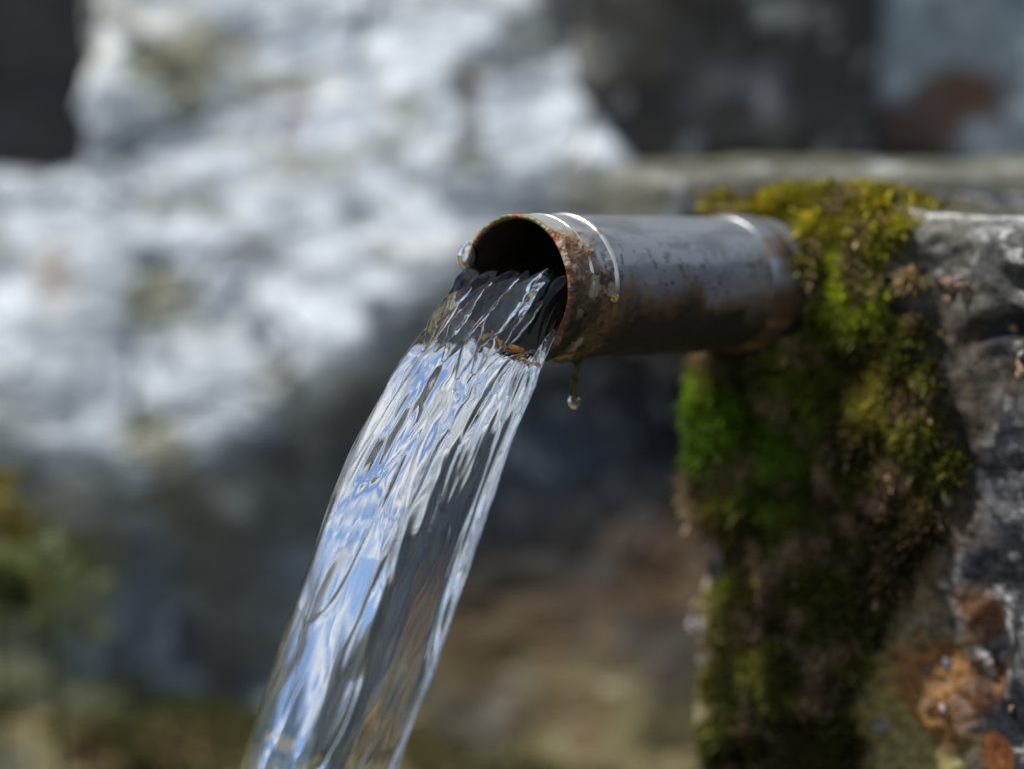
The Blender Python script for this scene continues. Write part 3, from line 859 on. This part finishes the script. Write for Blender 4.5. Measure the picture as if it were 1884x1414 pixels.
# ------------------------------------------------------------------ the water
LR = [((786, 570), (1004, 640)), ((724, 650), (976, 712)), ((668, 742), (940, 795)), ((620, 853), (902, 880)), ((586, 970), (862, 968)),
      ((546, 1080), (829, 1085)), ((506, 1190), (798, 1190)), ((462, 1300), (757, 1310)), ((424, 1414), (718, 1414)), ((400, 1540), (690, 1540)), ((384, 1700), (660, 1700)), ((372, 1900), (634, 1900)), ((364, 2160), (614, 2160))]
FLAT_TOP, DEEP_BELOW, ROLL, LEAN = 0.03, 1.42, math.radians(-29), 0.4
SECTION = (1.25, 1.1, 0.92, 0.66, 0.34, 0.24, 0.22, 0.25, 0.3)
SECTION_HIGH = (1.25, 1.12, 1.0, 0.80, 0.58, 0.44, 0.32, 0.22, 0.2)
DEEP_HIGH = 1.8
LEVEL = 0.0095
def build_water():
    keys = []          # centre, half width, half height
    c0 = np.array([0, 0, -0.0075])
    for y in (0.16, 0.12, 0.08, 0.05, 0.025, 0.008, -0.004):
        keys.append(dict(c=to_world(np.array([[0, y, c0[2]]]))[0], pre=True))
    for L, R in LR:
        L, R = np.array(L, float), np.array(R, float)
        m = (L + R) / 2
        d = D0
        for _ in range(20):
            X = (m[0] - 942) / FPX * d
            travel = (MOUTH[0] - X) / abs(AX[0])
            d = D0 - travel * (AX @ FWD)
        keys.append(dict(c=at(m[0], m[1], d), pre=False, hp=np.linalg.norm(R - L) / 2 / FPX * d, dir=(R - L) / np.linalg.norm(R - L)))
    Cs = np.array([k['c'] for k in keys])
    s = np.concatenate([[0], np.cumsum(np.linalg.norm(np.diff(Cs, axis=0), axis=1))])
    s0 = s[6]
    # tangents
    T = np.gradient(Cs, s, axis=0)
    T /= np.linalg.norm(T, axis=1)[:, None]
    # section of the free stream: flatter on top than below, rolled a little about the flow
    nc = 560
    th = np.linspace(0, 2 * np.pi, nc, endpoint=False)
    cx, sx = np.cos(th), np.sin(th)
    ux = np.sign(cx) * np.abs(cx) ** 0.95
    edge_ = (1 - np.abs(ux) ** 12).clip(0) ** 0.5
    ker_ = np.hanning(41); ker_ /= ker_.sum()
    cr, sr = math.cos(ROLL), math.sin(ROLL)
    def section(dp, table):
        deep = np.interp(ux, [-1, -0.85, -0.65, -0.3, 0.1, 0.35, 0.6, 0.85, 1], table)
        deep = np.convolve(np.concatenate([deep[-20:], deep, deep[:20]]), ker_, 'valid')
        z_ = np.where(sx > 0, FLAT_TOP * edge_, -dp * deep * edge_)
        x_ = ux + LEAN * z_
        return x_ * cr - z_ * sr, x_ * sr + z_ * cr
    SA, SM, SB = section(DEEP_HIGH, SECTION_HIGH), section(DEEP_BELOW, SECTION), section(DEEP_BELOW * 0.88, SECTION)
    def morph(g, j):
        return np.where(g < 1, SA[j] * (1 - np.minimum(g, 1)) + SM[j] * np.minimum(g, 1), SM[j] * (2 - g) + SB[j] * (g - 1))
    gk = np.array([0 if k['pre'] else 1 for k in keys], float)
    gk[gk > 0] = np.interp(np.arange(int(gk.sum())), [0, 1, 4, 5, 8, 20], [0, 0, 1, 1, 2, 2])
    hw = []
    for i, (k, t) in enumerate(zip(keys, T)):
        if k['pre']:
            hw.append(np.nan); continue
        n = unit(np.cross(t, SIDE))
        UX, UZ = morph(gk[i], 0), morph(gk[i], 1)
        e = k['dir'][0] * RIGHT - k['dir'][1] * UP
        ext = UX * (SIDE @ e) + UZ * (n @ e)
        sc_ = 2 * k['hp'] / (ext.max() - ext.min())
        hw.append(sc_)
        Cs[i] -= e * sc_ * (ext.max() + ext.min()) / 2
    hw = np.array(hw); hw[:7] = hw[7]
    # smooth dense curves
    nrow = 760
    sd = np.linspace(0, s[-1], nrow)
    def dense(y, sm):
        v = np.interp(sd, s, y)
        k = int(sm / (sd[1] - sd[0])) | 1
        ker = np.hanning(k + 2)[1:-1]; ker /= ker.sum()
        pad = k // 2
        lo = 2 * v[0] - v[1:pad + 1][::-1]; hi = 2 * v[-1] - v[-pad - 1:-1][::-1]
        return np.convolve(np.concatenate([lo, v, hi]), ker, 'valid')
    Cd = np.stack([dense(Cs[:, j], 0.05) for j in range(3)], 1)
    Wd = dense(hw, 0.05)
    gd = dense(gk, 0.05)[:, None]
    Td = np.gradient(Cd, sd, axis=0); Td /= np.linalg.norm(Td, axis=1)[:, None]
    Nd = np.cross(SIDE[None, :], Td); Nd /= np.linalg.norm(Nd, axis=1)[:, None]
    if Nd[0] @ TOP < 0: Nd = -Nd
    # section in the pipe: the part of the circle below the water level, seen from the centre c0
    rp = RI + 0.0003
    bq = sx * c0[2]; disc = bq * bq - (c0[2] ** 2 - rp ** 2)
    r_circ = -bq + np.sqrt(disc)
    lim = (LEVEL - c0[2])
    r_lev = np.where(sx > 1e-3, lim / np.maximum(sx, 1e-3), 9)
    r_d = 1.0 / ((1 / r_circ) ** 14 + (1 / r_lev) ** 14) ** (1 / 14)
    rows = []
    bl = smooth(s0 - 0.012, s0 + 0.026, sd)
    S2, TH = np.meshgrid(sd, th, indexing='ij')
    BL = bl[:, None]
    ex = Wd[:, None] * morph(gd, 0)
    ez = Wd[:, None] * morph(gd, 1)
    X = (1 - BL) * r_d * cx + BL * ex
    Z = (1 - BL) * r_d * sx + BL * ez
    # ripples: long streaks along the flow
    run = np.maximum(S2 - s0, 0)
    P = np.stack([np.cos(TH), np.sin(TH), S2 * 0], -1).reshape(-1, 3)
    sl = S2.ravel()
    def streak(f, st, seed, oct_=3, shear=0.0):
        a = TH.ravel() + shear * sl
        q = np.stack([np.cos(a) * f, np.sin(a) * f, sl * st], 1)
        return fbm(q, oct_, seed)
    warp = 0.35 * streak(1.2, 9, 900, 2)
    def streak2(f, st, seed, oct_=2, shear=0.0):
        a = TH.ravel() + shear * sl + 0.25 * warp
        q = np.stack([np.cos(a) * f, np.sin(a) * f, sl * st + 0.6 * warp], 1)
        return fbm(q, oct_, seed)
    grow = smooth(-0.03, 0.035, sl - s0)
    onair = np.where(sl > s0, 1.0, smooth(0.25, 0.6, np.sin(TH.ravel())))
    up = smooth(-0.2, 0.5, np.sin(TH.ravel()))
    h = 0.0019 * streak2(1.1, 11, 911, 2, 2.0) * grow + 0.00035 * streak2(3.2, 36, 912, 2, 6.0) * grow
    h = h + 0.0013 * streak2(2.6, 11, 921, 2, -3.0) * (0.3 + 0.7 * grow)
    h = h + 0.00058 * streak2(6.0, 20, 931, 2, 2.0) * (0.35 + 0.65 * grow)
    rid = 1 - np.abs(streak2(3.6, 14, 941, 1, 4.0)) * 2.2
    h = h + 0.0006 * np.maximum(rid, 0) ** 2 * grow
    h = h + 0.00007 * streak2(14, 40, 951, 2)
    # strands that run off the pipe walls across the top of the water
    tdeg = np.degrees(TH.ravel()); rs = sl - s0
    for a0, a1, r0, r1, amp_, wid in ((24, 88, -0.012, 0.055, 0.0016, 10), (60, 112, -0.016, 0.060, 0.0010, 8), (88, 128, -0.012, 0.05, 0.0009, 8), (118, 150, -0.012, 0.06, 0.0011, 8), (40, 60, -0.004, 0.05, -0.0012, 7), (150, 165, -0.01, 0.04, 0.0009, 8)):
        f_ = np.clip((rs - r0) / (r1 - r0), 0, 1.3)
        path = a0 + (a1 - a0) * f_ + 5 * np.sin(rs * 160 + a0)
        h = h + amp_ * np.exp(-((tdeg - path) / wid) ** 2) * smooth(r0 - 0.012, r0 + 0.006, rs) * smooth(r1 * 1.6, r1 * 0.7, rs) * (1 + 0.4 * np.sin(rs * 420 + a1))
    h = h * onair
    X = X.ravel(); Z = Z.ravel()
    rr = np.sqrt(X ** 2 + Z ** 2) + 1e-9
    X = X * (1 + h / rr); Z = Z * (1 + h / rr)
    W = np.repeat(Cd, nc, 0) + X[:, None] * SIDE + Z[:, None] * np.repeat(Nd, nc, 0)
    F = grid_faces(nrow, nc, True)
    # caps
    V = np.concatenate([W, Cd[:1], Cd[-1:]])
    o = mesh('water_stream', V, F, M_water)
    me = o.data
    import bmesh
    bm = bmesh.new(); bm.from_mesh(me); bm.verts.ensure_lookup_table()
    i0, i1 = nrow * nc, nrow * nc + 1
    for j in range(nc):
        bm.faces.new((bm.verts[i0], bm.verts[(j + 1) % nc], bm.verts[j]))
        bm.faces.new((bm.verts[i1], bm.verts[(nrow - 1) * nc + j], bm.verts[(nrow - 1) * nc + (j + 1) % nc]))
    bmesh.ops.recalc_face_normals(bm, faces=bm.faces[:])
    bm.to_mesh(me); bm.free()
    for p in me.polygons: p.use_smooth = True
    tag(o, 'clear rippled stream of water pouring out of the metal pipe mouth', 'water')
    # water strands clear of the stream; those in the mouth added for sky streaks
    from mathutils.bvhtree import BVHTree
    dg_ = BVHTree.FromPolygons([tuple(v) for v in V[:nrow * nc][:, :].tolist()], F.tolist())
    STR = [([(1012, 500), (980, 528), (945, 560), (905, 600), (868, 645), (840, 700)], (0.3, 2.2, 3.8, 4.2, 3.4, 0.7)),
           ([(1034, 484), (1012, 506), (985, 534), (955, 566), (925, 598), (900, 630), (868, 690)], (0.4, 2.2, 4.4, 5.6, 5.4, 4.0, 0.8)),
           ([(955, 515), (930, 532), (900, 560), (872, 588), (845, 622), (815, 668)], (0.8, 2.8, 4.4, 4.8, 4.0, 0.7)),
           ([(1000, 556), (975, 584), (945, 618), (920, 650)], (0.4, 2.4, 2.6, 0.5)),
           ([(868, 530), (838, 560), (808, 600), (778, 650)], (0.6, 3.2, 3.6, 0.5)),
           ([(905, 522), (880, 548), (850, 584), (822, 622), (800, 650)], (0.6, 2.2, 3.4, 3.0, 0.5)),
           ([(1017, 608), (1004, 634), (992, 660), (982, 690), (972, 722), (958, 762)], (0.6, 1.6, 2.0, 1.6, 1.4, 0.5))]
    for q, (pts, rad) in enumerate(STR):
        Q = []
        for (px, py) in pts:
            r_ = unit(at(px, py, 1.0) - CAM)
            hit = dg_.ray_cast(Vector(CAM), Vector(r_))
            if hit[0] is None:
                hit = dg_.find_nearest(Vector(CAM + r_ * D0))
            nn = np.array(hit[1])
            if nn @ r_ > 0: nn = -nn
            Q.append((np.array(hit[0]), nn))
        t_ = np.linspace(0, len(Q) - 1, 90)
        k_ = np.arange(len(Q))
        def cur(arr):
            v = np.interp(t_, k_, arr)
            kk = np.hanning(21); kk /= kk.sum()
            return np.convolve(np.concatenate([2 * v[0] - v[1:11][::-1], v, 2 * v[-1] - v[-11:-1][::-1]]), kk, 'valid')
        rr_ = cur(np.array(rad) * 0.00125)
        cen = np.stack([cur(np.array([p[0][j] for p in Q])) for j in range(3)], 1)
        nrm = np.stack([cur(np.array([p[1][j] for p in Q])) for j in range(3)], 1)
        nrm /= np.linalg.norm(nrm, axis=1)[:, None]
        tan = np.gradient(cen, axis=0); tan /= np.linalg.norm(tan, axis=1)[:, None]
        sid = np.cross(tan, nrm); sid /= np.linalg.norm(sid, axis=1)[:, None]
        nrm = np.cross(sid, tan)
        cen = cen + nrm * (rr_ * 0.46 + 0.0006)[:, None]
        m_ = 40
        an = np.linspace(0, 2 * np.pi, m_, endpoint=False)
        wv = 1 + 0.10 * fbm(np.stack([np.repeat(t_, m_) * 2.0 + q * 9, np.tile(np.cos(an), 90) * 1.2, np.tile(np.sin(an), 90) * 1.2], 1), 2, 960 + q)
        SV = (cen[:, None, :] + (rr_[:, None] * np.cos(an)[None, :])[:, :, None] * sid[:, None, :] + 0.48 * (rr_[:, None] * np.sin(an)[None, :])[:, :, None] * nrm[:, None, :]).reshape(-1, 3)
        ctr = np.repeat(cen, m_, 0)
        SV = ctr + (SV - ctr) * wv[:, None]
        SF = grid_faces(90, m_, True)
        SV = np.concatenate([SV, cen[:1] - tan[:1] * 0.0003, cen[-1:] + tan[-1:] * 0.0003])
        j_ = np.arange(m_)
        T1 = np.stack([np.full(m_, 90 * m_), (j_ + 1) % m_, j_, j_], 1)
        so_ = mesh('strand', SV, SF, M_water, o)
        bm = bmesh.new(); bm.from_mesh(so_.data); bm.verts.ensure_lookup_table()
        for j in range(m_):
            bm.faces.new((bm.verts[90 * m_], bm.verts[(j + 1) % m_], bm.verts[j]))
            bm.faces.new((bm.verts[90 * m_ + 1], bm.verts[89 * m_ + j], bm.verts[89 * m_ + (j + 1) % m_]))
        bmesh.ops.recalc_face_normals(bm, faces=bm.faces[:])
        bm.to_mesh(so_.data); bm.free()
        for p in so_.data.polygons: p.use_smooth = True
    return Cd
WATER = build_water()

# puddle where the stream lands
def build_puddle():
    e = WATER[-1]
    nr, na = 60, 160
    r = np.linspace(0.001, 0.15, nr); t = np.linspace(0, 2 * np.pi, na, endpoint=False)
    R, T = np.meshgrid(r, t, indexing='ij')
    X, Y = R * np.cos(T), R * np.sin(T)
    Z = 0.0022 * np.sin(R * 260) * np.exp(-R * 22) + 0.0006 * fbm(np.stack([X.ravel() * 60, Y.ravel() * 60, X.ravel() * 0], 1), 3, 5).reshape(R.shape)
    o = mesh('puddle', np.stack([X.ravel(), Y.ravel(), Z.ravel()], 1), grid_faces(nr, na, True), M_water)
    o.location = (e[0], e[1], GZ - 0.018)
    tag(o, kind='structure')
build_puddle()

# drops
def drop(name, P, r, label, stretch=(1, 1, 1)):
    V0, F0 = CS[34]
    p = V0 / np.linalg.norm(V0, axis=1)[:, None]
    p = p * np.array(stretch) * r
    up_ = np.maximum(p[:, 2], 0)
    p[:, :2] *= (1 - 0.35 * (up_ / (r * stretch[2])) ** 2)[:, None]
    o = mesh(name, p, F0, M_water)
    o.location = P
    tag(o, label, 'water drop')
    return o
drop('water_drop', at(1057, 737, 0.957), 0.0029, 'round clear drop hanging from the tip of the green algae strand under the pipe', (1, 1, 1.15))
dl = drop('water_drop', MOUTH + SIDE * -0.0238 + TOP * 0.0118 + AX * -0.0030, 0.0058, 'blue glinting drop clinging to the left edge of the pipe rim', (0.85, 0.6, 1.1))
dl.rotation_euler = (0, math.radians(10), math.radians(-42))

# algae strand under the pipe
def tube_path(pts, rad, na=10, seed=0, wob=0.0):
    pts = np.array(pts, float)
    n = len(pts)
    T = np.gradient(pts, axis=0); T /= np.linalg.norm(T, axis=1)[:, None]
    ref = np.array([0.3, -0.9, 0.2])
    A = np.cross(T, ref); A /= np.linalg.norm(A, axis=1)[:, None]
    B = np.cross(T, A)
    th = np.linspace(0, 2 * np.pi, na, endpoint=False)
    V = pts[:, None, :] + np.asarray(rad)[:, None, None] * (np.cos(th)[None, :, None] * A[:, None, :] + np.sin(th)[None, :, None] * B[:, None, :])
    V = V.reshape(-1, 3)
    if wob:
        V = V + wob * np.stack([fbm(V * 400, 3, seed + j) for j in range(3)], 1)
    return V, grid_faces(n, na, True)

def build_algae():
    k = np.linspace(0, 1, 40)
    a = at(1058, 655, 0.957); b = at(1057, 734, 0.957)
    pts = a + (b - a) * k[:, None] + np.stack([0.0008 * np.sin(k * 6), 0 * k, 0 * k], 1)
    rad = 0.0017 - 0.0006 * k + 0.0004 * np.sin(k * 14) + 0.0004 * (k > 0.75)
    V, F = tube_path(pts - a, rad, 14, 3, 0.0006)
    c = mixc(np.broadcast_to(srgb(92, 88, 30), V.shape), np.broadcast_to(srgb(52, 50, 18), V.shape), smooth(-0.3, 0.3, fbm(V * 500, 3, 6)))
    o = mesh('algae_strand', V, F, M_moss, None, True, {'Col': c})
    o.location = a
    tag(o, 'thin olive algae strand dangling under the pipe rim', 'algae')
build_algae()

# straw caught on the lower lip
def build_straw():
    ctl = [(872, 596, 0.922), (892, 604, 0.925), (910, 626, 0.929), (932, 638, 0.932), (950, 646, 0.934), (968, 653, 0.937)]
    P = np.array([at(*c) for c in ctl])
    t = np.linspace(0, len(P) - 1, 60)
    pts = np.stack([np.interp(t, np.arange(len(P)), P[:, j]) for j in range(3)], 1)
    ker = np.hanning(13); ker /= ker.sum()
    pp = np.concatenate([np.repeat(pts[:1], 6, 0), pts, np.repeat(pts[-1:], 6, 0)])
    pts = np.stack([np.convolve(pp[:, j], ker, 'valid') for j in range(3)], 1)
    rad = np.linspace(0.0003, 0.0017, len(pts))
    V, F = tube_path(pts - P[0], rad, 8)
    c = mixc(np.broadcast_to(srgb(244, 196, 76), V.shape), np.broadcast_to(srgb(190, 130, 40), V.shape), smooth(-0.2, 0.4, fbm(V * 700, 2, 9)))
    o = mesh('straw', V, F, M_straw, None, True, {'Col': c})
    o.location = P[0]
    tag(o, 'yellow straw stalk caught in the water at the lower lip of the pipe', 'straw')
build_straw()

# ------------------------------------------------------------------ weeds at the lower left
def leaf_mesh(L, Wd, seed):
    n, m = 12, 5
    u = np.linspace(0, 1, n); v = np.linspace(-1, 1, m)
    U, Vv = np.meshgrid(u, v, indexing='ij')
    wd = Wd * np.sin(np.pi * U ** 0.8) ** 0.9 + 0.0004
    X = Vv * wd; Y = U * L; Z = 0.18 * L * np.sin(U * 2.0) + 0.25 * np.abs(X) - 0.35 * L * U ** 2
    return np.stack([X.ravel(), Y.ravel(), Z.ravel()], 1), grid_faces(n, m)

def weed(px, py, d, cols, nleaf, L, label, seed):
    rnd = random.Random(seed)
    P = at(px, py, d)
    e = empty('leafy_weed', Matrix.Translation(Vector(P)))
    tag(e, label, 'weed')
    base = np.array([0, 0, 0.0])
    for i in range(nleaf):
        l = L * rnd.uniform(0.7, 1.25)
        V, F = leaf_mesh(l, l * rnd.uniform(0.26, 0.38), i)
        cc = np.array(cols[rnd.randrange(len(cols))]) * rnd.uniform(0.8, 1.2)
        o = mesh('leaf', V, F, M_moss, e, True, {'Col': np.broadcast_to(cc, V.shape)})
        az = rnd.uniform(-2.6, 2.6) + math.pi
        hh = rnd.uniform(0.01, 0.06)
        rad_ = rnd.uniform(0.006, 0.034)
        o.location = (rad_ * math.cos(az), 0.5 * rad_ * math.sin(az), hh)
        o.rotation_euler = (rnd.uniform(0.0, 0.8), 0, az - math.pi / 2)
    V, F = tube_path([[0.004, 0.004, -P[2] - 0.03], [0.001, 0, -0.01], [0, 0.001, 0.02], [0.002, 0, 0.06]], [0.002, 0.0018, 0.0015, 0.001], 8)
    mesh('stem', V, F, M_moss, e, True, {'Col': np.broadcast_to(np.array([0.06, 0.08, 0.02]), V.shape)})
weed(95, 1200, 1.37, [(0.06, 0.085, 0.022), (0.08, 0.10, 0.03)], 34, 0.026, 'green leafy weed growing at the foot of the wall, low on the left', 1)
weed(-15, 1060, 1.42, [(0.16, 0.12, 0.008), (0.12, 0.10, 0.01)], 14, 0.028, 'mustard yellow weed cut off by the left edge of the photo', 2)
